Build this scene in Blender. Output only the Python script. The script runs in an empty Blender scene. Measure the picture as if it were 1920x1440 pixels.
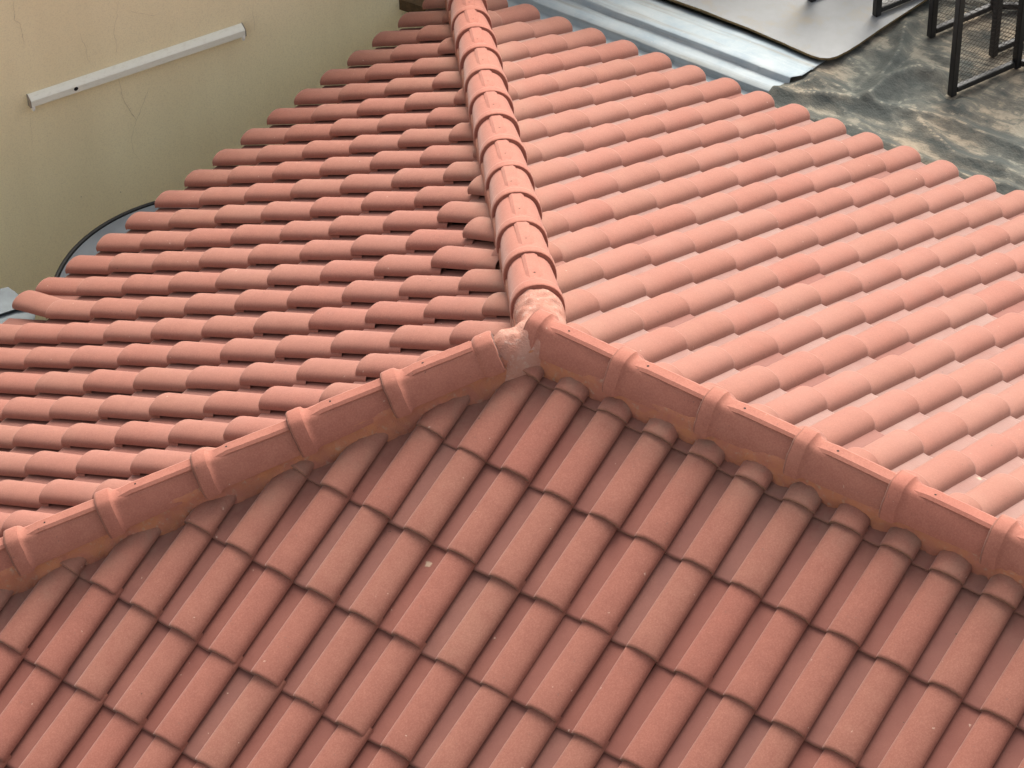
import bpy, bmesh, math, random
from mathutils import Vector, Matrix, noise

# ------------------------------------------------------------------ camera, sky, sun, exposure
scene = bpy.context.scene
cam_data = bpy.data.cameras.new("camera")
cam_data.sensor_fit = 'HORIZONTAL'; cam_data.sensor_width = 36.0
cam_data.lens = 5459.306 / 1920 * 36.0
cam_data.clip_start = 0.1; cam_data.clip_end = 500
cam = bpy.data.objects.new("camera", cam_data)
scene.collection.objects.link(cam)
RT = Vector((0.804244, 0.593879, -0.022350)); UP = Vector((-0.371588, 0.531851, 0.760958)); FW = Vector((-0.463804, 0.603691, -0.648416))
CAM = Vector((8.605751, -10.264933, 8.827787))
cam.matrix_world = Matrix(((RT.x, UP.x, -FW.x, CAM.x), (RT.y, UP.y, -FW.y, CAM.y), (RT.z, UP.z, -FW.z, CAM.z), (0, 0, 0, 1)))
scene.camera = cam

SUN_AZ, SUN_EL = math.radians(110), math.radians(48)     # direction towards the sun, angle from +x in the ground plane
world = bpy.data.worlds.new("World"); scene.world = world; world.use_nodes = True
wn = world.node_tree
sky = wn.nodes.new('ShaderNodeTexSky'); sky.sky_type = 'NISHITA'; sky.sun_disc = False
sky.sun_elevation = SUN_EL; sky.sun_rotation = math.pi / 2 - SUN_AZ
sky.air_density = 1.0; sky.dust_density = 6.0; sky.ozone_density = 1.0
bg = wn.nodes['Background']; bg.inputs['Strength'].default_value = 0.14
hs = wn.nodes.new('ShaderNodeHueSaturation'); hs.inputs['Saturation'].default_value = 0.35   # hazy, nearly white sky
wn.links.new(sky.outputs[0], hs.inputs['Color']); wn.links.new(hs.outputs[0], bg.inputs[0])
sun_d = bpy.data.lights.new("sun", 'SUN'); sun_d.energy = 1.8; sun_d.angle = math.radians(34); sun_d.color = (1.0, 0.95, 0.87)
sun = bpy.data.objects.new("sun", sun_d); scene.collection.objects.link(sun)
sd = Vector((math.cos(SUN_AZ) * math.cos(SUN_EL), math.sin(SUN_AZ) * math.cos(SUN_EL), math.sin(SUN_EL)))
sun.rotation_euler = sd.to_track_quat('Z', 'Y').to_euler(); sun.location = (0, 0, 20)
vs = scene.view_settings
scene.display_settings.display_device = 'sRGB'
vs.view_transform = 'Standard'; vs.look = 'None'; vs.gamma = 1.0; vs.exposure = 1.18

rng = random.Random(7)
COL = scene.collection

# ------------------------------------------------------------------ helpers
def link(name, me, mats, parent=None, label=None, cat=None, group=None, kind=None):
    o = bpy.data.objects.new(name, me); COL.objects.link(o)
    for m in (mats if isinstance(mats, (list, tuple)) else [mats]):
        me.materials.append(m)
    if parent is not None: o.parent = parent
    tag(o, label, cat, group, kind)
    return o

def tag(o, label=None, cat=None, group=None, kind=None):
    if label: o['label'] = label
    if cat: o['category'] = cat
    if group: o['group'] = group
    if kind: o['kind'] = kind

def empty(name, loc, label, cat, group=None):
    o = bpy.data.objects.new(name, None); COL.objects.link(o); o.location = loc
    o.empty_display_size = 0.2
    tag(o, label, cat, group); return o

class MB:
    """collects verts and faces of one mesh"""
    def __init__(s): s.v = []; s.f = []; s.m = []; s.a = {}
    def add(s, vs, fs, mi=0, **attr):
        b = len(s.v); s.v += [tuple(p) for p in vs]
        s.f += [tuple(b + i for i in f) for f in fs]; s.m += [mi] * len(fs)
        for k, val in attr.items():
            s.a.setdefault(k, [0.0] * (len(s.f) - len(fs)))
            s.a[k] += list(val) if isinstance(val, (list, tuple)) else [val] * len(fs)
    def mesh(s, name, smooth=40):
        me = bpy.data.meshes.new(name); me.from_pydata(s.v, [], s.f); me.update()
        me.polygons.foreach_set('material_index', s.m)
        for k, val in s.a.items():
            at = me.attributes.new(k, 'FLOAT', 'FACE')
            val = val + [0.0] * (len(s.f) - len(val)); at.data.foreach_set('value', val)
        bm = bmesh.new(); bm.from_mesh(me)
        bmesh.ops.recalc_face_normals(bm, faces=bm.faces); bm.to_mesh(me); bm.free()
        if smooth is not None:
            me.polygons.foreach_set('use_smooth', [True] * len(me.polygons))
            me.set_sharp_from_angle(angle=math.radians(smooth))
        return me
    def box(s, c, sx, sy, sz, R=None, mi=0):
        vs = []
        for x in (-1, 1):
            for y in (-1, 1):
                for z in (-1, 1):
                    p = Vector((x * sx / 2, y * sy / 2, z * sz / 2))
                    if R is not None: p = R @ p
                    vs.append(Vector(c) + p)
        s.add(vs, [(0, 1, 3, 2), (4, 6, 7, 5), (0, 4, 5, 1), (2, 3, 7, 6), (0, 2, 6, 4), (1, 5, 7, 3)], mi)
    def bar(s, a, b, wx, wy, up=Vector((0, 0, 1)), mi=0):
        a = Vector(a); b = Vector(b); d = (b - a).normalized()
        u = d.cross(up)
        if u.length < 1e-4: u = d.cross(Vector((1, 0, 0)))
        u.normalize(); w = u.cross(d)
        R = Matrix((u, w, d)).transposed()
        s.box((a + b) / 2, wx, wy, (b - a).length, R, mi)
    def tube(s, pts, r, n=8, mi=0, cap=True):
        pts = [Vector(p) for p in pts]; rings = []; N = len(pts)
        for i, p in enumerate(pts):
            d = (pts[min(i + 1, N - 1)] - pts[max(i - 1, 0)]).normalized()
            u = d.cross(Vector((0, 0, 1)))
            if u.length < 1e-4: u = d.cross(Vector((1, 0, 0)))
            u.normalize(); w = u.cross(d)
            rings.append([p + u * (r * math.cos(2 * math.pi * k / n)) + w * (r * math.sin(2 * math.pi * k / n)) for k in range(n)])
        vs = [q for ring in rings for q in ring]
        fs = [(i * n + k, i * n + (k + 1) % n, (i + 1) * n + (k + 1) % n, (i + 1) * n + k) for i in range(N - 1) for k in range(n)]
        if cap: fs += [tuple(range(n)), tuple(range((N - 1) * n, N * n))]
        s.add(vs, fs, mi)

def grid_mesh(mb, P, mi=0):
    n, m = len(P), len(P[0])
    mb.add([p for row in P for p in row],
           [(i * m + j, i * m + j + 1, (i + 1) * m + j + 1, (i + 1) * m + j) for i in range(n - 1) for j in range(m - 1)], mi)

def nz(x, y=0, z=0): return noise.noise(Vector((x, y, z)))

# ------------------------------------------------------------------ materials
class NT:
    def __init__(s, name, rough=0.85, spec=0.25, metal=0.0):
        s.mat = bpy.data.materials.new(name); s.mat.use_nodes = True
        s.t = s.mat.node_tree; s.b = s.t.nodes['Principled BSDF']
        s.b.inputs['Roughness'].default_value = rough; s.b.inputs['Metallic'].default_value = metal
        s.b.inputs['Specular IOR Level'].default_value = spec
        s.tc = s.t.nodes.new('ShaderNodeNewGeometry').outputs['Position']
    def n(s, typ, **kw):
        nd = s.t.nodes.new(typ)
        for k, v in kw.items(): setattr(nd, k, v)
        return nd
    def L(s, a, b): s.t.links.new(a, b)
    def val(s, nd, key, v):
        if hasattr(v, 'links') or isinstance(v, bpy.types.NodeSocket): s.L(v, nd.inputs[key])
        else: nd.inputs[key].default_value = v
    def mapping(s, scale=(1, 1, 1), rot=(0, 0, 0)):
        m = s.n('ShaderNodeMapping'); m.inputs['Scale'].default_value = scale; m.inputs['Rotation'].default_value = rot
        s.L(s.tc, m.inputs['Vector']); return m.outputs[0]
    def noise(s, scale, detail=3, rough=0.55, vec=None, dist=0.0):
        nd = s.n('ShaderNodeTexNoise'); nd.inputs['Scale'].default_value = scale
        nd.inputs['Detail'].default_value = detail; nd.inputs['Roughness'].default_value = rough
        nd.inputs['Distortion'].default_value = dist
        s.L(vec if vec is not None else s.tc, nd.inputs['Vector']); return nd.outputs['Fac']
    def ramp(s, fac, stops):
        r = s.n('ShaderNodeValToRGB'); e = r.color_ramp.elements
        while len(e) < len(stops): e.new(0.5)
        for el, (p, c) in zip(e, stops):
            el.position = p; el.color = (*c, 1) if len(c) == 3 else c
        s.L(fac, r.inputs[0]); return r.outputs[0]
    def rng(s, v, a, b, c=0.0, d=1.0):
        m = s.n('ShaderNodeMapRange'); m.inputs[1].default_value = a; m.inputs[2].default_value = b
        m.inputs[3].default_value = c; m.inputs[4].default_value = d
        s.L(v, m.inputs[0]); return m.outputs[0]
    def math(s, op, a, b=0.0):
        m = s.n('ShaderNodeMath', operation=op); s.val(m, 0, a); s.val(m, 1, b); return m.outputs[0]
    def mix(s, fac, a, b, blend='MIX'):
        m = s.n('ShaderNodeMix', data_type='RGBA', blend_type=blend)
        s.val(m, 0, fac)
        for key, v in ((6, a), (7, b)):
            if isinstance(v, (tuple, list)): m.inputs[key].default_value = (*v, 1)
            else: s.L(v, m.inputs[key])
        return m.outputs[2]
    def attr(s, name):
        a = s.n('ShaderNodeAttribute', attribute_name=name); return a.outputs['Fac']
    def bump(s, h, strength=0.3, dist=0.002):
        b = s.n('ShaderNodeBump'); b.inputs['Strength'].default_value = strength; b.inputs['Distance'].default_value = dist
        s.L(h, b.inputs['Height']); s.L(b.outputs[0], s.b.inputs['Normal'])
    def color(s, c):
        if isinstance(c, (tuple, list)): s.b.inputs['Base Color'].default_value = (*c, 1)
        else: s.L(c, s.b.inputs['Base Color'])
        return s.mat

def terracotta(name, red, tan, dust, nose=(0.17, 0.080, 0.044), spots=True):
    t = NT(name, rough=0.82, spec=0.22)
    tone = t.attr('tone')
    big = t.noise(1.3, 3); mid = t.noise(14, 4, 0.6); grain = t.noise(330, 2, 0.7); fine = t.noise(90, 3, 0.6)
    f = t.math('ADD', t.math('MULTIPLY', tone, 0.75), t.math('MULTIPLY', t.rng(big, 0.3, 0.7), 0.3))
    c = t.mix(f, red, tan)
    c = t.mix(t.rng(mid, 0.38, 0.66, 0.0, 0.55), c, tuple(x * 0.80 for x in red))
    pan = t.attr('pan')
    t.L(t.rng(pan, 0, 1, 0.82, 0.70), t.b.inputs['Roughness']); t.L(t.rng(pan, 0, 1, 0.20, 0.25), t.b.inputs['Specular IOR Level'])
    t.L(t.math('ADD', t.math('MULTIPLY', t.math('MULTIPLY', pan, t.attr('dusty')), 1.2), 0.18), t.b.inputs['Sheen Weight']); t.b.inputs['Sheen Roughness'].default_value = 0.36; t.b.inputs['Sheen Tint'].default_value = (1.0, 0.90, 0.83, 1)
    c = t.mix(t.rng(grain, 0.3, 0.72, 0.0, 0.5), c, t.mix(0.35, c, (0.42, 0.20, 0.14)))
    c = t.mix(t.rng(t.noise(150, 3, 0.75), 0.42, 0.66, 0.0, 0.55), t.mix(0.22, c, (0.10, 0.035, 0.022)), t.mix(0.20, c, (0.48, 0.25, 0.18)))
    dn = t.math('MULTIPLY', pan, t.rng(t.noise(5, 4, 0.6), 0.3, 0.7, 0.55, 0.95))
    c = t.mix(dn, c, t.mix(t.rng(tone, 0.25, 0.85), dust, tuple(x * y for x, y in zip(dust, (0.97, 1.18, 1.27)))))
    c = t.mix(t.rng(fine, 0.60, 0.78, 0.0, 0.45), c, t.mix(0.5, c, (0.12, 0.06, 0.04)))
    pale_mix = t.math('MULTIPLY', t.attr('dusty'), t.rng(t.noise(3.5, 5, 0.6), 0.3, 0.65, 0.45, 1.0))     # paler tint set per slope, strongest in the back slope's pans
    c = t.mix(pale_mix, c, t.mix(pan, (0.325, 0.185, 0.145), (0.285, 0.190, 0.158)))
    sm = t.math('MULTIPLY', t.attr('smear'), t.rng(t.noise(16, 5, 0.7, dist=0.8), 0.36, 0.62, 0.25, 1.0))
    c = t.mix(t.math('MULTIPLY', sm, 0.6), c, t.mix(t.rng(t.noise(7, 3), 0.4, 0.6), (0.265, 0.125, 0.083), (0.25, 0.155, 0.108)))
    if spots:
        for sc, thr, rnd, colr in ((6, 0.10, 0.965, (0.42, 0.32, 0.22)), (34, 0.14, 0.97, (0.42, 0.29, 0.22)), (13, 0.06, 0.88, (0.05, 0.03, 0.02)), (60, 0.2, 0.93, (0.16, 0.08, 0.06))):
            v = t.n('ShaderNodeTexVoronoi'); v.inputs['Scale'].default_value = sc
            wv = t.n('ShaderNodeVectorMath', operation='ADD'); nn = t.n('ShaderNodeTexNoise'); nn.inputs['Scale'].default_value = 60
            sc2 = t.n('ShaderNodeVectorMath', operation='SCALE'); sc2.inputs['Scale'].default_value = 0.022
            t.L(t.tc, nn.inputs['Vector']); t.L(nn.outputs['Color'], sc2.inputs[0]); t.L(t.tc, wv.inputs[0]); t.L(sc2.outputs[0], wv.inputs[1])
            t.L(wv.outputs[0], v.inputs['Vector'])
            sep = t.n('ShaderNodeSeparateColor'); t.L(v.outputs['Color'], sep.inputs[0])
            on = t.math('GREATER_THAN', sep.outputs[0], rnd)
            near = t.rng(v.outputs['Distance'], thr, thr * 0.6)
            c = t.mix(t.math('MULTIPLY', t.math('MULTIPLY', on, near), 0.7), c, colr)
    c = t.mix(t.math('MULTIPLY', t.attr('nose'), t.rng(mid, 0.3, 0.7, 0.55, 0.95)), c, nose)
    hgt = t.math('ADD', t.math('MULTIPLY', grain, 0.5), t.math('MULTIPLY', mid, 1.5))
    t.bump(hgt, 0.35, 0.0025)
    return t.color(c)

RED, TAN = (0.250, 0.079, 0.055), (0.240, 0.099, 0.067)
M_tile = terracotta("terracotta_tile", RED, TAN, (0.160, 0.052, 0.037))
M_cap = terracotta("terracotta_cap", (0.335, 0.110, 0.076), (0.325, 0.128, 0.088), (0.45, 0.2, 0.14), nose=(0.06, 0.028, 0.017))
def mortar(name, c1, c2, c3):
    t = NT(name, rough=0.95, spec=0.1)
    a = t.noise(9, 5, 0.65, dist=0.6); b = t.noise(40, 4, 0.65)
    c = t.mix(t.rng(a, 0.38, 0.62), c1, c2)
    c = t.mix(t.rng(b, 0.56, 0.70, 0, 0.75), c, c3)
    t.bump(t.math('ADD', b, t.noise(160, 2)), 0.45, 0.005)
    return t.color(c)
M_mortar_orange = mortar("mortar_orange", (0.37, 0.148, 0.078), (0.32, 0.122, 0.084), (0.32, 0.21, 0.15))
M_mortar_pink = mortar("mortar_pink", (0.31, 0.125, 0.086), (0.29, 0.145, 0.10), (0.33, 0.21, 0.155))
M_mortar_pale = mortar("mortar_pale", (0.36, 0.190, 0.143), (0.32, 0.142, 0.102), (0.40, 0.275, 0.22))

def plain(name, c, rough=0.7, spec=0.3, metal=0.0, var=0.25, scale=12):
    t = NT(name, rough, spec, metal)
    cc = t.mix(t.rng(t.noise(scale, 5, 0.6), 0.35, 0.68, 0, 1), c, tuple(x * (1 - var) for x in c))
    return t.color(cc)
M_dark = plain("dark_hole", (0.012, 0.010, 0.009), 0.9)

# ------------------------------------------------------------------ roof geometry (metres, eave of the hip end at x = 0, z = 0)
pL, pR, pF = 0.473187, 0.422727, 0.434639
eL, eR, eF = 0.351582, 0.378765, 0.365666
wL, wR, wF = 0.22, 0.215251, 0.202138
OL = Vector((0, 0, 0)); OR = Vector((0.61576, 0.506642, 0.022538)); OF = Vector((3.030531, -3.645157, 1.767895))
APEX = Vector((3.57438, -3.511343, 1.830018))
T_LEFT = Vector((-0.635, -0.701, -0.325)).normalized(); T_RIDGE = Vector((1, 0, 0)); T_BACK = Vector((-0.625, 0.712, -0.320)).normalized()
X, Y, Z = Vector((1, 0, 0)), Vector((0, 1, 0)), Vector((0, 0, 1))
upL = Vector((math.cos(pL), 0, math.sin(pL))); upR = Vector((0, -math.cos(pR), math.sin(pR))); upF = Vector((0, math.cos(pF), math.sin(pF)))
nL = Vector((-math.sin(pL), 0, math.cos(pL))); nR = Vector((0, math.sin(pR), math.cos(pR))); nF = Vector((0, -math.sin(pF), math.cos(pF)))
X_END = 7.4

roof = empty("tiled_roof", (0, 0, 0), "terracotta barrel tile hip roof with mortared ridge caps, filling most of the view", "roof")

LIFT, LIFT_NEAR = 0.026, 0.0135      # how far a nose stands above the tile below
def profile(TH):
    """top line of one tile across its width: flat pan, then barrel with a free right edge"""
    EDGE = TH + 0.014
    pts = [(-0.014, TH), (0.012, TH - 0.0005), (0.040, TH - 0.0015), (0.063, TH - 0.0005), (0.076, TH + 0.0015)]
    cx, hw, top = 0.152, 0.074, TH + (0.057 if TH > 0.02 else 0.052)
    for d in (168, 154, 138, 121, 104, 90, 77, 62, 47, 33, 20, 9):
        a = math.radians(d); lo = TH if d > 90 else EDGE
        pts.append((cx + hw * math.cos(a), lo + (top - lo) * math.sin(a) ** 0.82))
    pts.append((cx + hw + 0.0005, EDGE - 0.002))
    return pts
NP = len(profile(0.02))
PANF = [1.0 if i < 4 else 0.0 for i in range(NP - 1)]

def tile_verts(e, TH, r=None, taper=0.05):
    """(u, v, h) rows of the outside and inside surface"""
    PROF = profile(TH)
    wob = r.uniform(0, 90) if r else 0
    rows = [(0.0, 0.0045), (0.004, 0.0011), (0.012, 0.0), (0.09, 0), (0.2, 0), (e + 0.045, 0)]
    outer = []
    for v, inset in rows:
        k = 1 - taper * v / e; row = []
        for i, (u, h) in enumerate(PROF):
            u2, h2 = (0.153 + (u - 0.153) * k, TH + (h - TH) * k) if i >= 4 else (u, h)
            v2 = v + (0.0022 * nz(i * 0.55 + wob, wob) + 0.0012 * nz(i * 1.7, wob) if v < 0.02 else 0)
            row.append((u2, v2, h2 - inset - TH * 1.02 * v / e + 0.0007 * nz(u * 30, v * 12, wob)))
        outer.append(row)
    inner = []
    for v in (0.0, e + 0.045):
        k = 1 - taper * v / e; row = []
        for i, (u, h) in enumerate(PROF):
            if i >= 4:
                u2 = 0.153 + (u - 0.153) * 0.82 * k; h2 = TH - 0.014 + (h - TH) * 0.82 * k
                if i == NP - 1: u2 = 0.153 + (u - 0.153) * 0.85 * k; h2 = h + 0.001
            else: u2, h2 = u, h - 0.0135
            row.append((u2, outer[0][i][1] if v == 0 else v, h2 - TH * 1.02 * v / e))
        inner.append(row)
    return outer, inner

def add_tile(mb, place, e, tone, TH, r=None, dusty=0.0):
    outer, inner = tile_verts(e, TH, r)
    vs = [place(*p) for row in outer for p in row] + [place(*p) for row in inner for p in row]
    fs = []; pan = []; nose = []
    R = len(outer); n = NP
    for r in range(R - 1):
        for i in range(n - 1):
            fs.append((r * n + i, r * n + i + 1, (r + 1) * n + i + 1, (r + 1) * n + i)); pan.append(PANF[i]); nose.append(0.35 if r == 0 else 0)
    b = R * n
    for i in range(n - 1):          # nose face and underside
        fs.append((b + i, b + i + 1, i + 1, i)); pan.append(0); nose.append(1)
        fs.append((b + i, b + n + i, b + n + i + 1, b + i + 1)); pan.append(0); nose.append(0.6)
    for r in range(R - 1):          # free right edge
        a = r * n + n - 1; c = (r + 1) * n + n - 1
        j = b + n - 1
        if r == R - 2: fs.append((a, c, b + 2 * n - 1, j))
        else: fs.append((a, c, j))
        pan.append(0); nose.append(0.5)
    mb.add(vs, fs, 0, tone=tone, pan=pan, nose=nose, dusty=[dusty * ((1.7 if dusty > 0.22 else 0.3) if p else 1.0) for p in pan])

def smear_attr(me):
    at = me.attributes.new('smear', 'FLOAT', 'POINT'); vals = []
    for p in me.vertices:
        d = p.co - APEX; m = 9
        for t in (T_LEFT, T_RIDGE, T_BACK):
            q = max(0, d.dot(t)); m = min(m, (d - t * q).length)
        vals.append(max(0.0, 1 - max(0, m - 0.05) / 0.20))
    at.data.foreach_set('value', vals)
# the courses are not laid perfectly straight: slow drift of each slope's rows, (across, up) quadratic in (row, course)
DRIFT = {
 'L': ((0, 20, 0, 9), (-0.00847, 0.02201, 0.12159, -0.02256, 0.05123, -0.25263), (0.00017, 0.01183, 0.11559, -0.01817, 0.02115, -0.18435)),
 'R': ((-20, 0, 0, 10), (0.00316, -0.07979, -0.2151, -0.05674, -0.16022, -0.02847), (0.0214, 0.1209, 0.23001, 0.04524, 0.04596, -0.10047)),
 'F': ((-3, 14, -6, 0), (0.00811, -0.02408, 0.07341, 0.01944, -0.02279, 0.13184), (0.03646, -0.04905, 0.07939, 0.00922, -0.03164, 0.00186))}
def drift(which, i, k):
    (i0, i1, k0, k1), ca, cu = DRIFT[which]
    i = min(max(i, i0 - 1), i1 + 1) / 10; k = min(max(k, k0 - 1), k1 + 1) / 10
    B = (1, i, k, i * i, i * k, k * k)
    lim = lambda q: max(-0.06, min(0.06, q))
    return lim(sum(a * b for a, b in zip(ca, B))), lim(sum(a * b for a, b in zip(cu, B)))
def slope(which, label, O, a, up, n, w, e, TH, irange, krange, uf, hf, keep, clips, skip=()):
    name = 'roof_slope'; mb = MB(); sc = w / 0.22
    r = random.Random(len(label) * 13)
    for i in irange:
        for k in krange:
            if (i, k) in skip: continue
            da, dk = drift(which, i, k)
            F = O + a * (i * w + da) + up * (k * e + dk)
            if not keep(F): continue
            du, dv, dh = r.gauss(0, 0.0016), r.gauss(0, 0.0035), abs(r.gauss(0, 0.0015))
            ang = r.gauss(0, 0.006); lift = r.gauss(0, 0.003)
            tone = min(1, max(0, r.gauss(0.42, 0.29)))
            def place(u, v, h, F=F):
                uu = (u - uf) * sc; u2 = uu - ang * v + du; v2 = v + ang * uu + dv
                return F + a * u2 + up * v2 + n * (h - hf + dh + lift * max(0, 0.5 - v) * 0.8)
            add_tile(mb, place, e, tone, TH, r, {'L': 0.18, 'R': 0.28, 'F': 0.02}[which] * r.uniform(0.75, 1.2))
    me = mb.mesh(name, None)
    bm = bmesh.new(); bm.from_mesh(me)
    for co, no in clips:
        bmesh.ops.bisect_plane(bm, geom=bm.verts[:] + bm.edges[:] + bm.faces[:], dist=1e-5, plane_co=co, plane_no=no, clear_outer=True)
    bm.to_mesh(me); bm.free()
    me.polygons.foreach_set('use_smooth', [True] * len(me.polygons)); me.set_sharp_from_angle(angle=math.radians(42))
    smear_attr(me)
    return link(name, me, M_tile, roof, label)

def vplane(t, towards):
    d = Vector((t.x, t.y, 0)).normalized(); nn = Vector((-d.y, d.x, 0))
    if nn.dot(towards) < 0: nn = -nn
    return nn
nLF_F = vplane(T_LEFT, -Y)     # from hip end towards the front slope
nLB_R = vplane(T_BACK, Y)
def inside(planes, margin):
    return lambda F: all((F - APEX).dot(p) < margin for p in planes)

# tiles of the hip end that sit crooked, left out here and laid by hand below
CROOKED = {(14, 0): (0.20, 0.0, 0.020), (10, 7): (0.15, 0.0, 0.022), (11, 7): (0.07, 0.0, 0.012), (12, 8): (0.16, 0.0, 0.024), (13, 8): (0.08, 0.0, 0.012)}
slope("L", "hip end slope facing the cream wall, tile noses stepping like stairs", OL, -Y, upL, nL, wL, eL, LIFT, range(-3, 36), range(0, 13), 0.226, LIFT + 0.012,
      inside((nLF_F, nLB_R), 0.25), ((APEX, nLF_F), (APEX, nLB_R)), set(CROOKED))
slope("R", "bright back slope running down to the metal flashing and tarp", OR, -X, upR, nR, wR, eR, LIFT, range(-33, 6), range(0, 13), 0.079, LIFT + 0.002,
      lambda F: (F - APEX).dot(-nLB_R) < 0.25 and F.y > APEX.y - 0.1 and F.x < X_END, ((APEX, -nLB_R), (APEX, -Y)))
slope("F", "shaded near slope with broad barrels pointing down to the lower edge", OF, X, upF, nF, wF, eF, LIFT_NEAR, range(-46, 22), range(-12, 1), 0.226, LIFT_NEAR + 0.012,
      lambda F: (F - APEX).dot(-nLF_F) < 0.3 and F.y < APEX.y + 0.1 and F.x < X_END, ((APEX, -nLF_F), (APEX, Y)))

for (i, k), (ang, du, dh) in CROOKED.items():
    mb = MB(); da, dk = drift('L', i, k); F = OL - Y * (i * wL + da) + upL * (k * eL + dk)
    tl = rng.uniform(0.3, 0.8); piv = 0.34 if k == 0 else 0.06
    def place(u, v, h):
        uu = u - 0.226
        vv = v - piv
        u2 = uu * math.cos(ang) + vv * math.sin(ang) * 1.0 + du; v2 = vv * math.cos(ang) - uu * math.sin(ang) + piv
        return F - Y * u2 + upL * v2 + nL * (h - LIFT - 0.012 + dh)
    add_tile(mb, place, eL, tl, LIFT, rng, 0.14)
    me = mb.mesh("tilted_tile", None)
    bm = bmesh.new(); bm.from_mesh(me)
    for no in (nLF_F, nLB_R):
        bmesh.ops.bisect_plane(bm, geom=bm.verts[:] + bm.edges[:] + bm.faces[:], dist=1e-5, plane_co=APEX, plane_no=no, clear_outer=True)
    bm.to_mesh(me); bm.free()
    me.polygons.foreach_set('use_smooth', [True] * len(me.polygons)); me.set_sharp_from_angle(angle=math.radians(42))
    smear_attr(me)
    link("tilted_tile", me, M_tile, roof, "crooked tile skewed at the eave" if k == 0 else "crooked tile skewed beside the far hip caps")

# ---- boarding below the tiles, walls under the roof
M_board = plain("roof_boarding", (0.10, 0.07, 0.05), 0.9)
M_render = plain("house_render", (0.52, 0.44, 0.33), 0.9, var=0.15, scale=5)
mb = MB()
drop = -0.105
def onroof(px, py):
    zs = [(nL, OL), (nR, OR), (nF, OF)]
    return min((n.dot(o) + drop - n.x * px - n.y * py) / n.z for n, o in zs)
tL_end = 5.5
cl = APEX + T_LEFT * tL_end; cb = APEX + T_BACK * 5.5
Pa = APEX + Z * drop * 1.1; Pl = cl + Z * drop * 1.1; Pb = cb + Z * drop * 1.1
Pr = Vector((X_END, APEX.y, Pa.z)); Pfr = Vector((X_END, cl.y, Pl.z)); Pbr = Vector((X_END, cb.y, Pb.z))
for quad in ((Pa, Pl, Pb), (Pa, Pb, Pbr, Pr), (Pa, Pr, Pfr, Pl)):
    low = [p - Z * 0.03 for p in quad]; m = len(quad)
    mb.add(list(quad) + low, [tuple(range(m)), tuple(range(m, 2 * m))] + [(q, (q + 1) % m, m + (q + 1) % m, m + q) for q in range(m)])
link("boarding", mb.mesh("boarding", None), M_board, roof)
mb = MB()
mb.box(((1.25 + X_END) / 2 - 0.05, (cl.y + 0.5 + 0.15) / 2, -1.70), X_END - 1.35, 0.15 - (cl.y + 0.5), 3.0)
gz = Pa.z - 0.05
mb.add([(X_END - 0.12, cl.y + 0.5, -0.2), (X_END - 0.12, 0.15, -0.2), (X_END - 0.12, APEX.y, gz), (X_END - 0.02, cl.y + 0.5, -0.2), (X_END - 0.02, 0.15, -0.2), (X_END - 0.02, APEX.y, gz)],
       [(0, 1, 2), (3, 5, 4), (0, 2, 5, 3), (1, 4, 5, 2), (0, 3, 4, 1)])
link("wall", mb.mesh("wall", None), M_render, roof)

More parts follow.
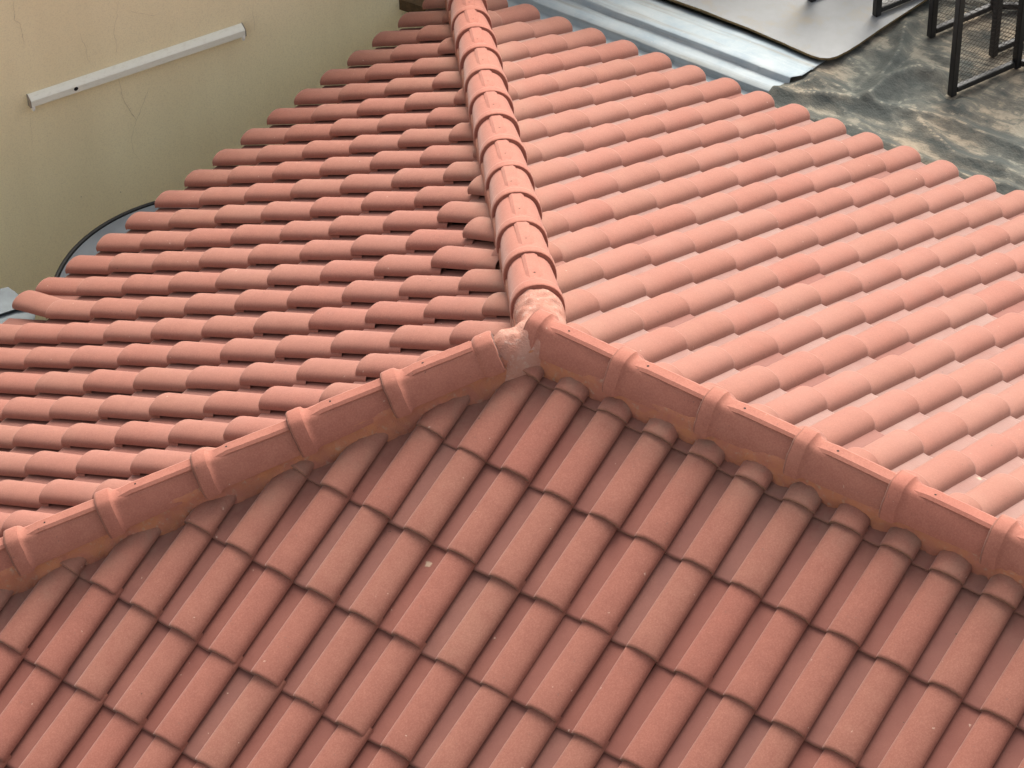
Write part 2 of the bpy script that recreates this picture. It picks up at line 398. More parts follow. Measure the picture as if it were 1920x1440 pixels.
# ------------------------------------------------------------------ ridge caps
def cap_mesh(L, seed, ring_end=False, bulge=1.0, Ry=0.087, Rz=0.088):
    """one cap along +x, collar at x = 0, crest at z = 0"""
    r = random.Random(seed); mb = MB()
    ang = [math.radians(a) for a in (-14, -4, 6, 18, 30, 42, 54, 66, 78, 90, 102, 114, 126, 138, 150, 162, 174, 184, 194)]
    st = [(0.0, 0.009), (0.003, 0.0145), (0.010, 0.0175), (0.045, 0.0180), (0.060, 0.0155), (0.068, 0.006), (0.078, 0.001), (0.09, 0.0), (0.2, -0.002), (L + 0.05, -0.012)]
    if ring_end: st = st[:-2] + [(L - 0.08, -0.004), (L - 0.072, 0.003), (L - 0.06, 0.007), (L - 0.012, 0.007), (L - 0.003, 0.005), (L, 0.0)]
    st = [(x, o * bulge if o > 0 and x < 0.07 else o) for x, o in st]
    ca = [math.copysign(abs(math.cos(a)) ** 0.90, math.cos(a)) for a in ang]; sa = [math.copysign(abs(math.sin(a)) ** (0.90 if math.sin(a) > 0 else 1), math.sin(a)) for a in ang]
    half = [(0.0885, -0.106), (0.0865, -0.092), (0.0815, -0.077), (0.074, -0.062), (0.064, -0.046), (0.053, -0.031), (0.042, -0.017), (0.034, -0.008), (0.024, -0.0035), (0.0, -0.001)]
    faceted = Ry < 0.095
    sect = [(y, z) for y, z in half] + [(-y, z) for y, z in half[-2::-1]]
    if faceted: ang = [math.atan2(z + 0.075, y) for y, z in sect]
    def sec_pt(q, o, k=1.0):
        if not faceted: return ((Ry + o) * k * ca[q], (Rz + o) * k * sa[q] - Rz)
        y, z = sect[q]; m = math.hypot(y, z + 0.075)
        return ((y + o * y / m) * k, (z + o * (z + 0.075) / m) * k - (1 - k) * 0.1)
    ph = r.uniform(0, 50); tone = r.uniform(0, 1)
    P = []
    for x, o in st:
        row = []
        for q, a in enumerate(ang):
            k = 1 + 0.010 * nz(x * 9 + ph, a * 1.7)
            row.append(((x + 0.003 * nz(a * 2.5, ph, x)), *sec_pt(q, o, k)))
        P.append(row)
    n = len(ang); m = len(P)
    vs = [p for row in P for p in row]
    fs = [(i * n + j, i * n + j + 1, (i + 1) * n + j + 1, (i + 1) * n + j) for i in range(m - 1) for j in range(n - 1)]
    g = 1.0 if bulge == 1.0 else 0.12         # collar edge darkened in colour to stand in for the shaded joint gap
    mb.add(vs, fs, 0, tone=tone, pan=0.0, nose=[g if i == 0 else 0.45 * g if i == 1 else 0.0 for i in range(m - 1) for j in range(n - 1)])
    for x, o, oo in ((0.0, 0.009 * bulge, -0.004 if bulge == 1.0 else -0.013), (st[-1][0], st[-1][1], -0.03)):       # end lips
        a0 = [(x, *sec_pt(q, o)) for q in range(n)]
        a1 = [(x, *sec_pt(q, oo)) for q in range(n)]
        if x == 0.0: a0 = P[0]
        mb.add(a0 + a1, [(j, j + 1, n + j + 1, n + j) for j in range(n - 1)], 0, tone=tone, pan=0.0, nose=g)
    # raised flat strip along the crest
    x0, x1 = 0.088, (L - 0.085 if ring_end else L + 0.03)
    w = 0.031
    sec = [(-w, -0.014), (-w, 0.0005), (-w + 0.012, 0.0085), (w - 0.012, 0.0085), (w, 0.0005), (w, -0.014)]
    S = []
    for q in range(7):
        x = x0 + (x1 - x0) * q / 6; dz = -0.011 * (x / (L + 0.05)) - (0.009 if q == 0 else 0)
        S.append([(x, y + 0.0012 * nz(x * 20, ph, y * 40), z + dz + 0.0008 * nz(x * 30, ph + 9)) for y, z in sec])
    vs = [p for row in S for p in row]; k = len(sec)
    fs = [(i * k + j, i * k + j + 1, (i + 1) * k + j + 1, (i + 1) * k + j) for i in range(6) for j in range(k - 1)] + [tuple(range(k))]
    mb.add(vs, fs, 0, tone=tone, pan=0.0, nose=0.0)
    # nail hole
    cx, cy = 0.16 + r.uniform(-0.02, 0.02), r.uniform(-0.004, 0.004)
    pts = [(cx + 0.0048 * math.cos(q * math.pi / 4) * r.uniform(.7, 1.2), cy + 0.0048 * math.sin(q * math.pi / 4) * r.uniform(.7, 1.2), 0.0090 - 0.011 * cx / (L + 0.05)) for q in range(8)]
    mb.add(pts, [tuple(range(8))], 1, tone=tone, pan=0.0, nose=0.0)
    return mb.mesh("ridge_cap", 27)

def frame(t, flip):
    """matrix whose x runs along the line (from the collar end), z up"""
    x = (-t if flip else t).normalized(); y = Z.cross(x).normalized(); z = x.cross(y)
    return Matrix((x, y, z)).transposed().to_4x4()
def lay_caps(t, h, stops, collar_low, first_ring, seed, bulge=1.0, Ry=0.087, Rz=0.088):
    base = frame(t, collar_low)
    for i in range(len(stops) - 1):
        t0, t1 = stops[i], stops[i + 1]
        L = t1 - t0
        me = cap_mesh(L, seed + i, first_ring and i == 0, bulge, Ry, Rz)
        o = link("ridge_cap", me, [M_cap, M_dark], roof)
        p = APEX + t * (t1 if collar_low else t0) + Z * (h + rng.gauss(0, 0.002))
        o.matrix_local = Matrix.Translation(p) @ base @ Matrix.Rotation(rng.gauss(0, 0.008), 4, 'Z') @ Matrix.Rotation(rng.gauss(0, 0.02), 4, 'X')
H_LEFT, H_RIDGE, H_BACK = 0.164, 0.136, 0.174
left_stops = [0.211, 0.659, 1.045, 1.441, 1.839, 2.217] + [2.217 + 0.392 * q for q in range(1, 9)]
ridge_stops = [-0.05, 0.332, 0.736, 1.121, 1.516, 1.914] + [1.914 + 0.395 * q for q in range(1, 5)] + [X_END - APEX.x + .05]
back_stops = [0.287, 0.673, 1.055, 1.438, 1.823, 2.217, 2.6, 2.985, 3.369, 3.771, 4.163, 4.534, 4.93, 5.33]
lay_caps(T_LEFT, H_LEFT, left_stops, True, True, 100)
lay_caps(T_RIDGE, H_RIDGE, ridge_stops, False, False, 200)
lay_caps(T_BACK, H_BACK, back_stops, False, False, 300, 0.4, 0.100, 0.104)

# ------------------------------------------------------------------ mortar beds under the caps
def mortar_bed(t, up, n, sec, t0, t1, mat, label, seed, wob=0.016):
    """strip of mortar between cap and slope; sec = (distance down the slope, height over the tiles' bed)"""
    q = t.cross(n).normalized()
    if q.dot(up) > 0: q = -q
    mb = MB(); N = int((t1 - t0) / 0.011); P = []
    for i in range(N + 1):
        tt = t0 + (t1 - t0) * i / N; B = APEX + t * tt; row = []
        for j, (s, h) in enumerate(sec):
            f = j / (len(sec) - 1)
            ds = wob * f * (nz(tt * 7 + seed, j * 0.35) + 0.8 * nz(tt * 23 + seed, j * 0.6) + 0.5 * nz(tt * 60 + seed, j * 1.1))
            dh = wob * (0.3 + 0.6 * f) * (nz(tt * 9 + seed, j * 0.8, 5) + 0.7 * nz(tt * 31, j * 1.3, seed) + 0.4 * nz(tt * 70, j * 2.1, seed))
            row.append(B + q * (s + ds) + n * (h + dh * 0.7))
        P.append(row)
    grid_mesh(mb, P)
    return link("mortar_bed", mb.mesh("mortar_bed", 60), mat, roof, label)
WIDE = [(0.03, 0.104), (0.054, 0.092), (0.061, 0.075), (0.067, 0.057), (0.074, 0.038), (0.084, 0.014), (0.096, -0.012), (0.110, -0.045), (0.120, -0.08)]
FRONT = [(0.025, 0.086), (0.054, 0.074), (0.066, 0.058), (0.077, 0.038), (0.087, 0.015), (0.097, -0.008), (0.107, -0.032), (0.120, -0.065)]
NARROW = [(0.03, 0.095), (0.054, 0.080), (0.066, 0.060), (0.075, 0.040), (0.084, 0.016), (0.093, -0.012), (0.103, -0.05), (0.108, -0.08)]
BACK = [(0.04, 0.103), (0.073, 0.090), (0.083, 0.068), (0.090, 0.045), (0.098, 0.02), (0.106, -0.01), (0.114, -0.05), (0.118, -0.08)]
mortar_bed(T_LEFT, upF, nF, WIDE, 0.0, 5.45, M_mortar_orange, "orange mortar below the left hip caps", 3)
mortar_bed(T_LEFT, upL, nL, NARROW, 0.12, 5.45, M_mortar_pink, "pink mortar behind the left hip caps", 13, 0.008)
mortar_bed(T_RIDGE, upF, nF, FRONT, -0.12, X_END - APEX.x, M_mortar_orange, "orange mortar below the ridge caps", 23)
mortar_bed(T_RIDGE, upR, nR, NARROW, -0.05, X_END - APEX.x, M_mortar_pink, "pink mortar behind the ridge caps", 33, 0.008)
mortar_bed(T_BACK, upL, nL, BACK, 0.1, 5.4, M_mortar_pink, "pink grey mortar along the far hip caps on the hip end", 43, 0.008)
mortar_bed(T_BACK, upR, nR, BACK, 0.1, 5.4, M_mortar_pink, "pink grey mortar along the far hip caps on the back slope", 53, 0.008)

# joint where the three lines of caps meet
mb = MB(); P = []
arms = ((T_LEFT, H_LEFT, 0.13), (T_BACK, H_BACK, 0.30))
NQ = 64
for i in range(NQ + 1):
    row = []
    for j in range(NQ + 1):
        px = APEX.x - 0.36 + 0.62 * i / NQ; py = APEX.y - 0.36 + 0.72 * j / NQ
        zb = []
        for t, h, L in arms:
            d = Vector((t.x, t.y)).normalized(); k = math.hypot(t.x, t.y)
            rx, ry = px - APEX.x, py - APEX.y
            s = rx * d.x + ry * d.y; l = abs(-rx * d.y + ry * d.x)
            s2 = min(max(s, 0), L * k)
            dist = math.hypot(s - s2, l)
            R = 0.090 if t is T_LEFT else 0.098
            h = 0.122 + (h - 0.122) * min(1, s2 / 0.18)
            hh = h - 0.006 + (s2 / k) * t.z
            zz = APEX.z + hh - 0.10 + (0.10 * math.sqrt(max(0, 1 - (dist / R) ** 2)) if dist < R else -(dist - R) * 9)
            zb.append(zz)
        zb.sort()
        kk = 45; z = math.log(sum(math.exp(kk * (q - zb[-1])) for q in zb)) / kk + zb[-1] - 0.006
        z += 0.012 * nz(px * 14, py * 14) + 0.009 * nz(px * 34, py * 34, 3) + 0.004 * nz(px * 80, py * 80, 6)
        z = max(z, onroof(px, py) - 0.05)
        row.append((px, py, z))
    P.append(row)
grid_mesh(mb, P)
link("mortar_joint", mb.mesh("mortar_joint", 60), M_mortar_pale, roof, "pale mortar lump where the three cap lines meet")
# ------------------------------------------------------------------ setting: ground and terrace
M_ground = plain("ground_concrete", (0.58, 0.53, 0.42), 0.95, var=0.35, scale=3)
mb = MB(); mb.add([(-60, -60, -3.2), (60, -60, -3.2), (60, 60, -3.2), (-60, 60, -3.2)], [(0, 1, 2, 3)])
link("ground", mb.mesh("ground", None), M_ground, kind='structure')

WU = Vector((math.cos(math.radians(67)), math.sin(math.radians(67)), 0)); WN = Vector((math.sin(math.radians(67)), -math.cos(math.radians(67)), 0))
W0 = Vector((-0.35, 0.35, 0))
def wp(s, z, off=0.0): return W0 + WU * s + WN * off + Z * z

M_terr = plain("terrace_screed", (0.30, 0.27, 0.22), 0.95, var=0.4, scale=4)
mb = MB()
q0 = wp(0.507, 0, 0.004); q1 = wp(7, 0, 0.004)
top = [(q0.x, q0.y, -0.15), (1.93, 0.815, -0.15), (1.93, 0.44, -0.15), (10, 0.44, -0.15), (10, 7, -0.15), (q1.x, q1.y, -0.15)]
mb.add(top + [(x, y, -0.35) for x, y, z in top], [tuple(range(6)), tuple(range(6, 12))] + [(q, (q + 1) % 6, 6 + (q + 1) % 6, 6 + q) for q in range(6)])
link("terrace", mb.mesh("terrace", None), M_terr, kind='structure')

# ------------------------------------------------------------------ cream wall with hairline cracks
t = NT("cream_plaster", rough=0.92, spec=0.12)
a = t.noise(1.1, 4, 0.6); b = t.noise(0.7, 4, 0.6, t.mapping((3.2, 3.2, 0.6))); g = t.noise(120, 3, 0.6)
c = t.mix(t.rng(a, 0.3, 0.7), (0.88, 0.775, 0.50), (0.84, 0.73, 0.46))
c = t.mix(t.rng(b, 0.42, 0.75, 0, 0.55), c, (0.73, 0.62, 0.385))
c = t.mix(t.rng(g, 0.45, 0.8, 0, 0.3), c, (0.42, 0.35, 0.24))
v = t.n('ShaderNodeTexVoronoi'); v.inputs['Scale'].default_value = 7; t.L(t.tc, v.inputs['Vector'])
c = t.mix(t.rng(v.outputs['Distance'], 0.035, 0.02, 0, 0.6), c, (0.22, 0.17, 0.11))
t.bump(t.math('ADD', g, t.math('MULTIPLY', t.noise(8, 4), 3.0)), 0.25, 0.004)
M_wall = t.color(c)
M_crack = plain("crack_line", (0.64, 0.545, 0.36), 0.95)
wall = empty("plaster_wall", wp(-1.5, -3.2), "cream plastered wall with hairline cracks rising beyond the hip end eave", "wall")
def child(o, parent):
    o.parent = parent; o.location = -parent.location; return o
mb = MB()
A, B2, zt, zb = -9.0, 6.5, 1.75, -3.2
NS = 60
front = []
vs = [wp(A, zb), wp(B2, zb), wp(B2, zt), wp(A, zt), wp(A, zb, -0.2), wp(B2, zb, -0.2), wp(B2, zt, -0.2), wp(A, zt, -0.2)]
mb.add(vs, [(0, 1, 2, 3), (4, 7, 6, 5), (0, 4, 5, 1), (1, 5, 6, 2), (2, 6, 7, 3), (3, 7, 4, 0)])
child(link("plaster", mb.mesh("plaster", None), M_wall), wall)
FPX = 5459.306
def ray(px, py): return (RT * ((px - 960) / FPX) - UP * ((py - 720) / FPX) + FW).normalized()
def on_wall(px, py, off=0.0012):
    d = ray(px, py); P0 = W0 + WN * off
    return CAM + d * ((P0 - CAM).dot(WN) / d.dot(WN))
mb = MB()
for line, wd in ((((221, 146), (227, 165), (229, 182), (238, 198), (246, 212), (256, 225), (251, 240)), 0.0016), (((278, 168), (272, 184), (266, 200), (261, 214), (256, 225)), 0.0014),
                 (((24, 0), (27, 22), (27, 38), (38, 44), (41, 62), (45, 78), (45, 92)), 0.0016), (((150, 60), (155, 78), (161, 88), (163, 104), (165, 118)), 0.0013),
                 (((222, 0), (219, 30), (213, 62), (219, 84), (217, 104)), 0.0012), (((251, 240), (246, 262), (250, 285), (262, 300)), 0.0010), (((238, 18), (254, 24), (270, 26), (288, 30), (300, 24)), 0.0010),
                 (((55, 210), (58, 240), (62, 275)), 0.0009), (((475, 0), (474, 22), (478, 60)), 0.0010)):
    pts = []
    for p, q in zip(line, line[1:]):
        for s in range(5): pts.append((p[0] + (q[0] - p[0]) * s / 5, p[1] + (q[1] - p[1]) * s / 5))
    pts.append(line[-1]); L3 = []
    for i, p in enumerate(pts):
        L3.append(on_wall(p[0] + 1.8 * nz(i * 0.9, p[0]), p[1] + 1.2 * nz(i * 0.8, p[1], 4)))
    P = []
    for i, p in enumerate(L3):
        w = wd * (0.5 + abs(nz(i * 0.7, wd * 1e4)) * 1.4) * min(1, 0.3 + i * 0.2, 0.3 + (len(L3) - 1 - i) * 0.2)
        d = (L3[min(i + 1, len(L3) - 1)] - L3[max(i - 1, 0)]).normalized(); s = d.cross(WN)
        P.append([p - s * w, p + s * w])
    grid_mesh(mb, P)
child(link("crack", mb.mesh("crack", None), M_crack), wall)

# ------------------------------------------------------------------ fluorescent batten on the wall
M_white = NT("old_white_enamel", rough=0.45, spec=0.4)
c = M_white.mix(M_white.rng(M_white.noise(30, 5, 0.7, M_white.mapping((1, 1, 4))), 0.5, 0.75, 0, 0.5), (0.76, 0.75, 0.63), (0.56, 0.52, 0.40))
M_white = M_white.color(c)
M_grime = plain("grimy_end_plate", (0.28, 0.24, 0.19), 0.8, scale=60)
M_holder = plain("lamp_holder_plastic", (0.78, 0.76, 0.70), 0.5)
bat = empty("light_batten", wp(-1.54, 0.0), "old white fluorescent batten without its tube, screwed level on the cream wall", "light fitting")
mb = MB(); s0, s1, zm = -2.172, -0.905, 0.004
sec = [(-0.036, 0.001), (-0.034, 0.014), (-0.029, 0.040), (-0.024, 0.045), (0.012, 0.045), (0.018, 0.041), (0.033, 0.014), (0.036, 0.001)]
R0 = [wp(s0, zm + z, o) for z, o in sec]; R1 = [wp(s1, zm + z, o) for z, o in sec]; k = len(sec)
mb.add(R0 + R1, [(i, i + 1, k + i + 1, k + i) for i in range(k - 1)])
child(link("body", mb.mesh("body", 30), M_white), bat)
for s_, sg in ((s0, -1), (s1, 1)):
    mb = MB(); a = [wp(s_ + sg * 0.001, zm + z * 1.04, o * 1.03) for z, o in sec]; b_ = [wp(s_ + sg * 0.005, zm + z * 1.04, o * 1.03) for z, o in sec]
    mb.add(a + b_, [tuple(range(k)), tuple(range(k, 2 * k))] + [(i, (i + 1) % k, k + (i + 1) % k, k + i) for i in range(k)])
    child(link("end_plate", mb.mesh("end_plate", None), M_grime), bat)
    mb = MB(); c0 = wp(s_ - sg * 0.010, zm - 0.034, 0.034)
    R = Matrix((WU, WN, Z)).transposed()
    rows = []
    for q in range(5):
        rr = (0.013, 0.015, 0.015, 0.013, 0.008)[q]; off = (-0.012, -0.006, 0.004, 0.014, 0.020)[q]
        rows.append([c0 + WU * (rr * 0.7 * math.cos(x * math.pi / 5)) + WN * (rr * math.sin(x * math.pi / 5)) - Z * off for x in range(10)])
    vs = [p for r_ in rows for p in r_]
    mb.add(vs, [(i * 10 + j, i * 10 + (j + 1) % 10, (i + 1) * 10 + (j + 1) % 10, (i + 1) * 10 + j) for i in range(4) for j in range(10)] + [tuple(range(10)), tuple(range(40, 50))])
    child(link("lamp_holder", mb.mesh("lamp_holder", 50), M_holder), bat)
mb = MB(); hc = wp(-1.914, zm + 0.0, 0.0458)
mb.add([hc + WU * (0.0125 * math.cos(q * math.pi / 8)) + Z * (0.012 * math.sin(q * math.pi / 8)) for q in range(16)], [tuple(range(16))])
child(link("cable_hole", mb.mesh("cable_hole", None), M_dark), bat)

# ------------------------------------------------------------------ round grey cover below the hip end eave
M_cover = plain("grey_cover", (0.135, 0.15, 0.16), 0.6, 0.3, var=0.25, scale=6)
M_rubber = plain("black_rubber", (0.014, 0.013, 0.012), 0.6)
cov = empty("round_cover", (0.276, -1.947, -0.45), "round grey cover with a black rim tucked below the hip end eave", "cover")
mb = MB(); n = 96; rings = []
for r, z in ((0.0, 0.03), (0.40, 0.024), (0.64, 0.012), (0.652, 0.004), (0.668, 0.004), (0.68, 0.010), (0.775, 0.006), (0.782, -0.12), (0.70, -0.13)):
    rings.append([(r * math.cos(2 * math.pi * q / n), r * math.sin(2 * math.pi * q / n), z + 0.05) for q in range(n + 1)])
grid_mesh(mb, rings)
link("lid", mb.mesh("lid", 40), M_cover, cov)
mb = MB(); pts = [(0.792 * math.cos(2 * math.pi * q / n), 0.792 * math.sin(2 * math.pi * q / n), 0.052) for q in range(n + 1)]
mb.tube(pts, 0.0125, 8); pts = [(0.787 * x / 0.792, 0.787 * y / 0.792, 0.034) for x, y, z in pts]; mb.tube(pts, 0.014, 8)
link("rim", mb.mesh("rim", 60), M_rubber, cov)
mb = MB(); 
for q in range(3):
    a = q * 2 * math.pi / 3 + 0.4
    mb.bar((0.5 * math.cos(a), 0.5 * math.sin(a), -2.75), (0.5 * math.cos(a), 0.5 * math.sin(a), -0.07), 0.06, 0.06)
link("stand", mb.mesh("stand", None), M_grime, cov)

# ------------------------------------------------------------------ grey sheets poking out under the crooked eave tile
def on_z(px, py, z):
    d = ray(px, py); return CAM + d * ((z - CAM.z) / d.z)
M_sheet = plain("grey_sheet", (0.155, 0.175, 0.18), 0.7, 0.3, var=0.3, scale=9)
t = NT("weathered_zinc", rough=0.72, spec=0.3, metal=0.0)
a = t.noise(5, 5, 0.65); b = t.noise(2.2, 5, 0.65, t.mapping((0.35, 7, 7)))
c = t.mix(t.rng(a, 0.35, 0.65), (0.385, 0.42, 0.42), (0.285, 0.34, 0.365))
c = t.mix(t.rng(b, 0.50, 0.72, 0, 0.8), c, (0.25, 0.235, 0.19)); c = t.mix(t.rng(t.noise(3.1, 5, 0.7, t.mapping((0.5, 11, 6))), 0.55, 0.7, 0, 0.6), c, (0.42, 0.45, 0.45))
c = t.mix(t.rng(t.noise(45, 4, 0.7), 0.60, 0.75, 0, 0.6), c, (0.45, 0.45, 0.42))
t.bump(t.noise(7, 3), 0.3, 0.01)
M_zinc = t.color(c)
sheets = empty("metal_sheet", on_z(-20, 590, -0.12), "weathered grey metal sheeting showing beside the crooked eave tile", "metal sheet")
for pts, z in ((((15, 538), (28, 547), (42, 558), (60, 575), (30, 579), (-80, 614), (-80, 560)), -0.085), (((70, 560), (60, 640), (-20, 690), (-90, 720), (-90, 590), (20, 560)), -0.105)):
    P = [on_z(x, y, z) for x, y in pts]
    mb = MB(); k = len(P)
    mb.add(P + [p - Z * 0.006 for p in P], [tuple(range(k)), tuple(range(k, 2 * k))] + [(i, (i + 1) % k, k + (i + 1) % k, k + i) for i in range(k)])
    child(link("panel", mb.mesh("panel", None), M_sheet), sheets)
# bracket that carries the sheets on the house wall
mb = MB(); mb.bar((0.2, -3.2, -0.14), (-0.45, -3.05, -0.125), 0.03, 0.03); mb.bar((0.2, -3.2, -0.14), (1.25, -3.2, -0.35), 0.03, 0.03)
child(link("bracket", mb.mesh("bracket", None), M_grime), sheets)

# brown timber at the far corner, between wall and terrace
M_timber = plain("old_timber", (0.11, 0.065, 0.03), 0.85, var=0.5, scale=30)
mb = MB(); mb.bar((-0.50, 0.44, -0.175), (0.30, 0.53, -0.20), 0.09, 0.07)
link("timber_beam", mb.mesh("timber_beam", None), M_timber, label="dark brown timber in the corner between cream wall and far eave", cat="beam")

# ------------------------------------------------------------------ zinc flashing along the back eave
mb = MB()
secf = [(0.40, -0.175), (0.775, -0.175), (0.79, -0.168), (0.800, -0.130), (0.806, -0.124), (0.86, -0.121), (0.916, -0.124), (0.922, -0.118), (0.930, -0.092), (0.938, -0.088), (0.985, -0.090), (0.992, -0.094), (1.075, -0.097), (1.082, -0.104), (1.14, -0.112), (1.24, -0.128)]
P = []
for i in range(121):
    x = -0.02 + 1.975 * i / 120
    row = []
    for j, (y, z) in enumerate(secf):
        xe = x
        if i == 120: xe += 0.012 * nz(y * 20) + (0.03 if y > 0.95 else 0)
        elif i > 112: xe += (0.03 if y > 0.95 else 0) * (i - 112) / 8
        row.append((xe, y + 0.004 * nz(x * 3, j * 0.2) + (0.10 * max(0, -x - 0.0)), z + 0.004 * nz(x * 4.3, y * 9) + 0.0015 * nz(x * 17, y * 30)))
    P.append(row)
grid_mesh(mb, P)
fl = link("metal_flashing", mb.mesh("metal_flashing", 50), M_zinc, label="weathered blue grey metal flashing strip along the back eave", cat="flashing")
sm = fl.modifiers.new("thickness", 'SOLIDIFY'); sm.thickness = 0.002; sm.offset = -1

# ------------------------------------------------------------------ dust-coated black tarp
FOLDS = [  # (polyline, height, width)
    (((1.98, .873), (2.05, 1.03), (2.30, 0.995), (2.42, 1.03)), 0.018, 0.05),
    (((2.40, 1.02), (2.425, 1.20), (2.475, 1.374), (2.59, 1.404), (2.75, 1.28)), 0.050, 0.085),
    (((2.42, 1.06), (2.38, 1.2), (2.296, 1.386), (2.189, 1.69), (2.05, 1.95)), 0.030, 0.045),
    (((1.96, 0.80), (2.06, .80), (2.225, .91), (2.542, 1.039), (2.904, 1.083), (3.4, 1.06)), 0.028, 0.06),
    (((2.1, .70), (2.248, .66), (2.445, .765), (2.796, .719), (3.116, .713), (3.6, .79)), 0.020, 0.05),
    (((2.6, 1.1), (2.75, .95), (3.0, .86), (3.3, .88), (3.7, .8)), 0.022, 0.06),
    (((2.5, 1.6), (2.7, 1.55), (2.95, 1.7), (3.4, 1.6)), 0.020, 0.07)]
def seg_d(px, py, a, b):
    vx, vy = b[0] - a[0], b[1] - a[1]; L = vx * vx + vy * vy
    u = min(1, max(0, ((px - a[0]) * vx + (py - a[1]) * vy) / L))
    return math.hypot(px - a[0] - u * vx, py - a[1] - u * vy)
def tarp_h(x, y):
    wx = x + 0.05 * nz(x * 3, y * 3, 2); wy = y + 0.05 * nz(x * 3, y * 3, 8)
    h = 0; calm = 1.0
    for fx, fy in ((2.718, 1.322), (2.714, 1.773), (2.344, 1.746), (2.021, 1.703)):
        calm = min(calm, max(0.0, seg_d(x, y, (fx, fy), (fx + 0.154, fy + 0.423)) - 0.03) / 0.13)
    for line, hh, w in FOLDS:
        d = min(seg_d(wx, wy, a, b) for a, b in zip(line, line[1:]))
        if d < w * 3: h = max(h, calm * 1.6 * hh * math.exp(-abs(d / w) ** 1.4))
    r = 1 - abs(nz(x * 2.6 + 0.8 * y, y * 4.5, 1.3)); h += 0.016 * r ** 4 * min(1, calm + 0.15)
    r = 1 - abs(nz(x * 6 - 2 * y, y * 8, 4.3)); h += 0.005 * r ** 3
    h += 0.004 * nz(x * 18, y * 18)
    return h
mb = MB(); P = []; NX, NY = 210, 190
for i in range(NX + 1):
    row = []
    for j in range(NY + 1):
        f = i / NX; g = j / NY
        x = 1.90 + 3.4 * f ** 1.25; y = 0.40 + 3.4 * g ** 1.25
        if i == 0: x += 0.03 * nz(y * 6) + (0.02 if y < 0.86 else 0.06 if y < 1.2 else 0)
        row.append((x, y, -0.135 + tarp_h(x, y)))
    P.append(row)
grid_mesh(mb, P)
mb.a['steep'] = [min(1, ((mb.v[f[0]][2] - mb.v[f[2]][2]) ** 2 + (mb.v[f[1]][2] - mb.v[f[3]][2]) ** 2) ** 0.5 / (0.35 * math.dist(mb.v[f[0]], mb.v[f[2]]))) for f in mb.f]
t = NT("dusty_black_tarp", rough=0.95, spec=0.08)
wv = t.n('ShaderNodeVectorMath', operation='ADD'); nn = t.n('ShaderNodeTexNoise'); nn.inputs['Scale'].default_value = 2.5; nn.inputs['Detail'].default_value = 4
s2 = t.n('ShaderNodeVectorMath', operation='SCALE'); s2.inputs['Scale'].default_value = 0.14
t.L(t.tc, nn.inputs['Vector']); t.L(nn.outputs['Color'], s2.inputs[0]); t.L(t.tc, wv.inputs[0]); t.L(s2.outputs[0], wv.inputs[1])
mp = t.n('ShaderNodeMapping'); mp.inputs['Scale'].default_value = (0.9, 2.8, 3); mp.inputs['Rotation'].default_value = (0, 0, math.radians(14)); t.L(wv.outputs[0], mp.inputs['Vector'])
d1 = t.noise(2.1, 7, 0.68, mp.outputs[0]); d2 = t.noise(5, 6, 0.7, wv.outputs[0]); d3 = t.noise(1.2, 3, 0.5)
dust = t.ramp(t.math('SUBTRACT', t.math('ADD', t.math('MULTIPLY', d1, 0.65), t.math('MULTIPLY', d2, 0.35)), t.math('MULTIPLY', t.attr('steep'), 0.13)), ((0.33, (0.05, 0.05, 0.05)), (0.43, (0.3, 0.3, 0.3)), (0.49, (0.75, 0.75, 0.75)), (0.62, (1, 1, 1))))
dustc = t.mix(t.rng(d3, 0.42, 0.60), (0.215, 0.210, 0.172), (0.305, 0.250, 0.180))
c = t.mix(dust, (0.060, 0.066, 0.061), dustc)
c = t.mix(t.rng(t.noise(60, 5, 0.75), 0.62, 0.72, 0, 0.7), c, (0.05, 0.05, 0.05))
t.bump(t.math('ADD', d2, t.math('MULTIPLY', t.noise(14, 5, 0.7), 0.8)), 0.9, 0.014)
M_tarp = t.color(c)
link("tarp", mb.mesh("tarp", 80), M_tarp, label="crumpled black plastic tarp coated in beige dust beside the back slope", cat="tarp")

# ------------------------------------------------------------------ pale board lying over flashing and tarp
t = NT("pale_board", rough=0.5, spec=0.35)
c = t.mix(t.rng(t.noise(3, 5, 0.6), 0.35, 0.7), (0.235, 0.24, 0.235), (0.185, 0.19, 0.188))
c = t.mix(t.rng(t.noise(6, 5, 0.65), 0.52, 0.70, 0, 0.7), c, (0.235, 0.205, 0.155))
t.bump(t.noise(4, 3), 0.2, 0.01)
M_pale = t.color(c)
M_edge = plain("board_edge", (0.22, 0.16, 0.075), 0.9, var=0.5, scale=40)
out = [(-0.2, 1.20), (0.9, 1.195), (1.5, 1.205), (1.75, 1.19), (1.86, 1.178), (1.93, 1.172), (1.985, 1.178), (2.025, 1.20), (2.05, 1.24), (2.07, 1.31), (2.085, 1.40), (2.115, 1.65), (2.17, 2.05), (2.2, 2.9), (-0.2, 2.9)]
def bz(x, y): return -0.088 + 0.006 * nz(x * 1.7, y * 1.7) + 0.012 * max(0, 1 - math.hypot(x - 1.2, y - 1.2) / 0.6) + 0.018 * max(0, (x - 1.7)) 
mb = MB(); k = len(out); mid = (1.0, 2.1)
rings = []
for f in (1.0, 0.985, 0.9, 0.75, 0.5, 0.25, 0.02):
    ring = []
    for q in range(k * 4):
        i, u = divmod(q, 4); u /= 4; a, b = out[i], out[(i + 1) % k]
        x = a[0] + (b[0] - a[0]) * u; y = a[1] + (b[1] - a[1]) * u
        if f == 1.0: x += 0.003 * nz(q * 0.9, 1); y += 0.004 * nz(q * 0.8, 3)
        x = mid[0] + (x - mid[0]) * f; y = mid[1] + (y - mid[1]) * f
        ring.append((x, y, bz(x, y)))
    ring.append(ring[0]); rings.append(ring)
grid_mesh(mb, rings)
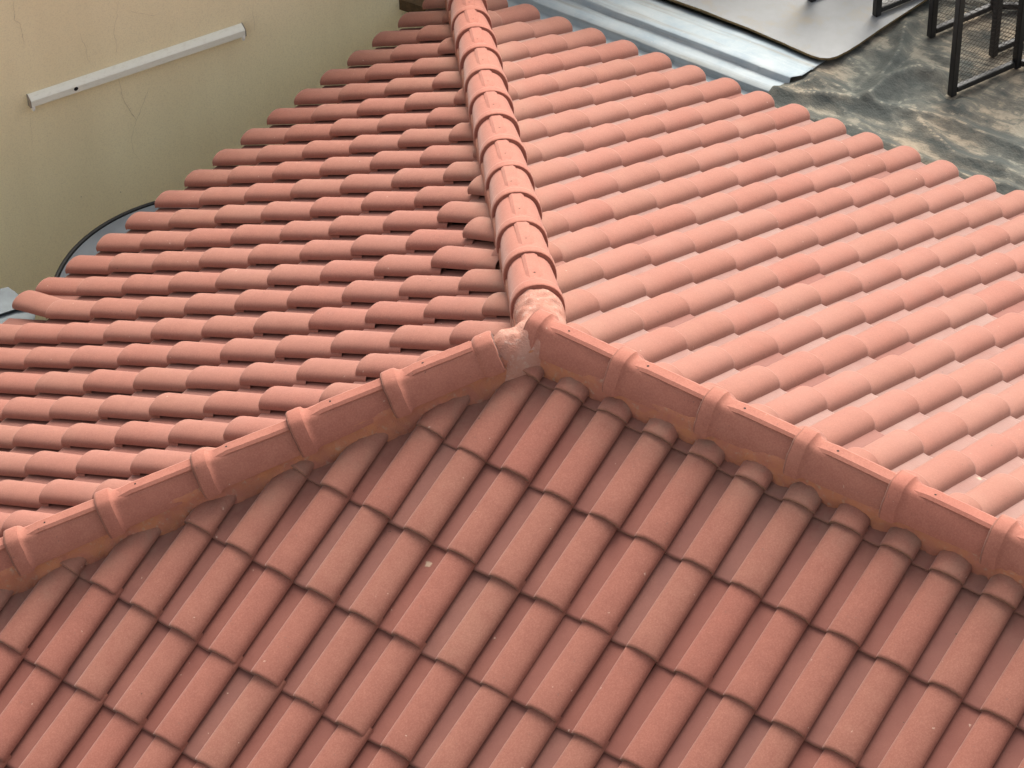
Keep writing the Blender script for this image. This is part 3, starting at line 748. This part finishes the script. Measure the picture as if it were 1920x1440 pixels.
low = [(x, y, z - 0.014) for x, y, z in rings[0]]
grid_mesh(mb, [rings[0], low], 1)
mb.add([p for p in low[:-1]], [tuple(range(len(low) - 1))], 1)
link("pale_board", mb.mesh("pale_board", 40), [M_pale, M_edge], label="large pale grey board with a rounded corner lying on the flashing and tarp", cat="board")

# ------------------------------------------------------------------ black steel frames with wire mesh
M_black = NT("black_paint", rough=0.42, spec=0.45)
c = M_black.mix(M_black.rng(M_black.noise(25, 5, 0.7), 0.55, 0.75, 0, 0.5), (0.012, 0.012, 0.012), (0.045, 0.035, 0.028))
M_black = M_black.color(c)
M_wire = plain("rusty_black_wire", (0.025, 0.017, 0.013), 0.7)
D1 = Vector((math.cos(math.radians(70)), math.sin(math.radians(70)), 0)); D2 = Vector((math.cos(math.radians(31)), math.sin(math.radians(31)), 0))
HF, LF, LB = 0.80, 0.45, 0.42
def wires(mb, o, d, L, zlo, zhi):
    st = 0.034; n = d.cross(Z)
    def clip(u0, v0, du, dv):
        ts = []
        lo, hi = -1e9, 1e9
        for p, q, a, b in ((u0, du, 0, L), (v0, dv, zlo, zhi)):
            t0, t1 = (a - p) / q, (b - p) / q
            lo = max(lo, min(t0, t1)); hi = min(hi, max(t0, t1))
        return lo, hi
    for sgn in (1, -1):
        dv = sgn * 0.62
        k = -int((L + zhi) / st) - 4
        while k < int((L + zhi) / st) + 4:
            u0, v0 = k * st * 1.25, zlo
            lo, hi = clip(u0, v0, 1.0, dv)
            if hi - lo > 0.01:
                a = o + d * (u0 + lo) + Z * (v0 + dv * lo); b = o + d * (u0 + hi) + Z * (v0 + dv * hi)
                N = max(2, int((hi - lo) / 0.03)); pts = []
                for q in range(N + 1):
                    p = a.lerp(b, q / N); pts.append(p + n * (0.003 * (1 if (q + k) % 2 else -1) * sgn))
                mb.tube(pts, 0.0011, 4, cap=False)
            k += 1
FRAME_GROUP = "black mesh frames on the terrace"
FEET = [((2.718, 1.322), "black steel frame with wire mesh standing nearest the tile eave on the tarp"),
        ((2.714, 1.773), "black steel mesh frame standing on tarp right behind the nearest frame"),
        ((2.344, 1.746), "black steel mesh frame on tarp, just clear of the pale board's edge"),
        ((2.021, 1.703), "black steel mesh frame with its foot on the pale board's right edge"),
        ((1.643, 1.638), "black steel mesh frame of which only one foot shows, mid board")]
proto = {}
for q, ((fx, fy), lab) in enumerate(FEET):
    zf = (bz(fx, fy) + 0.001) if fx < 2.1 else -0.121
    root = empty("mesh_frame", (fx, fy, zf), lab, "frame", FRAME_GROUP)
    if not proto:
        s = 0.038; o = Vector((0, 0, 0))
        Rm = Matrix((D1, Z.cross(D1), Z)).transposed(); Rm2 = Matrix((D2, Z.cross(D2), Z)).transposed()
        def bevel_mesh(mb, name):
            me = mb.mesh(name, None); bm = bmesh.new(); bm.from_mesh(me)
            bmesh.ops.bevel(bm, geom=bm.edges[:], offset=0.003, segments=2, affect='EDGES'); bm.to_mesh(me); bm.free(); return me
        for name, c, size, R in (("post", D1 * 0.0, (s, s, HF), Rm), ("post", D1 * LF, (s, s, HF), Rm), ("post", D1 * LF + D2 * LB, (s, s, HF), Rm2)):
            mb = MB(); mb.box(c + Z * HF / 2, *size, R); proto.setdefault('p', []).append((name, bevel_mesh(mb, name), M_black))
        for c0, d, L, R in ((Vector(), D1, LF, Rm), (D1 * LF, D2, LB, Rm2)):
            for z in (0.032, HF - 0.02):
                mb = MB(); mb.box(c0 + d * L / 2 + Z * z, L - s - 0.004, s - 0.006, 0.034, R); proto['p'].append(("rail", bevel_mesh(mb, "rail"), M_black))
            mb = MB(); wires(mb, c0 + d * s / 2, d, L - s, 0.05, HF - 0.04); proto['p'].append(("wire_mesh", mb.mesh("wire_mesh", 60), M_wire))
        for name, me, m in proto['p']: link(name, me, m, root)
    else:
        for name, me, m in proto['p']:
            ob = bpy.data.objects.new(name, me); COL.objects.link(ob); ob.parent = root
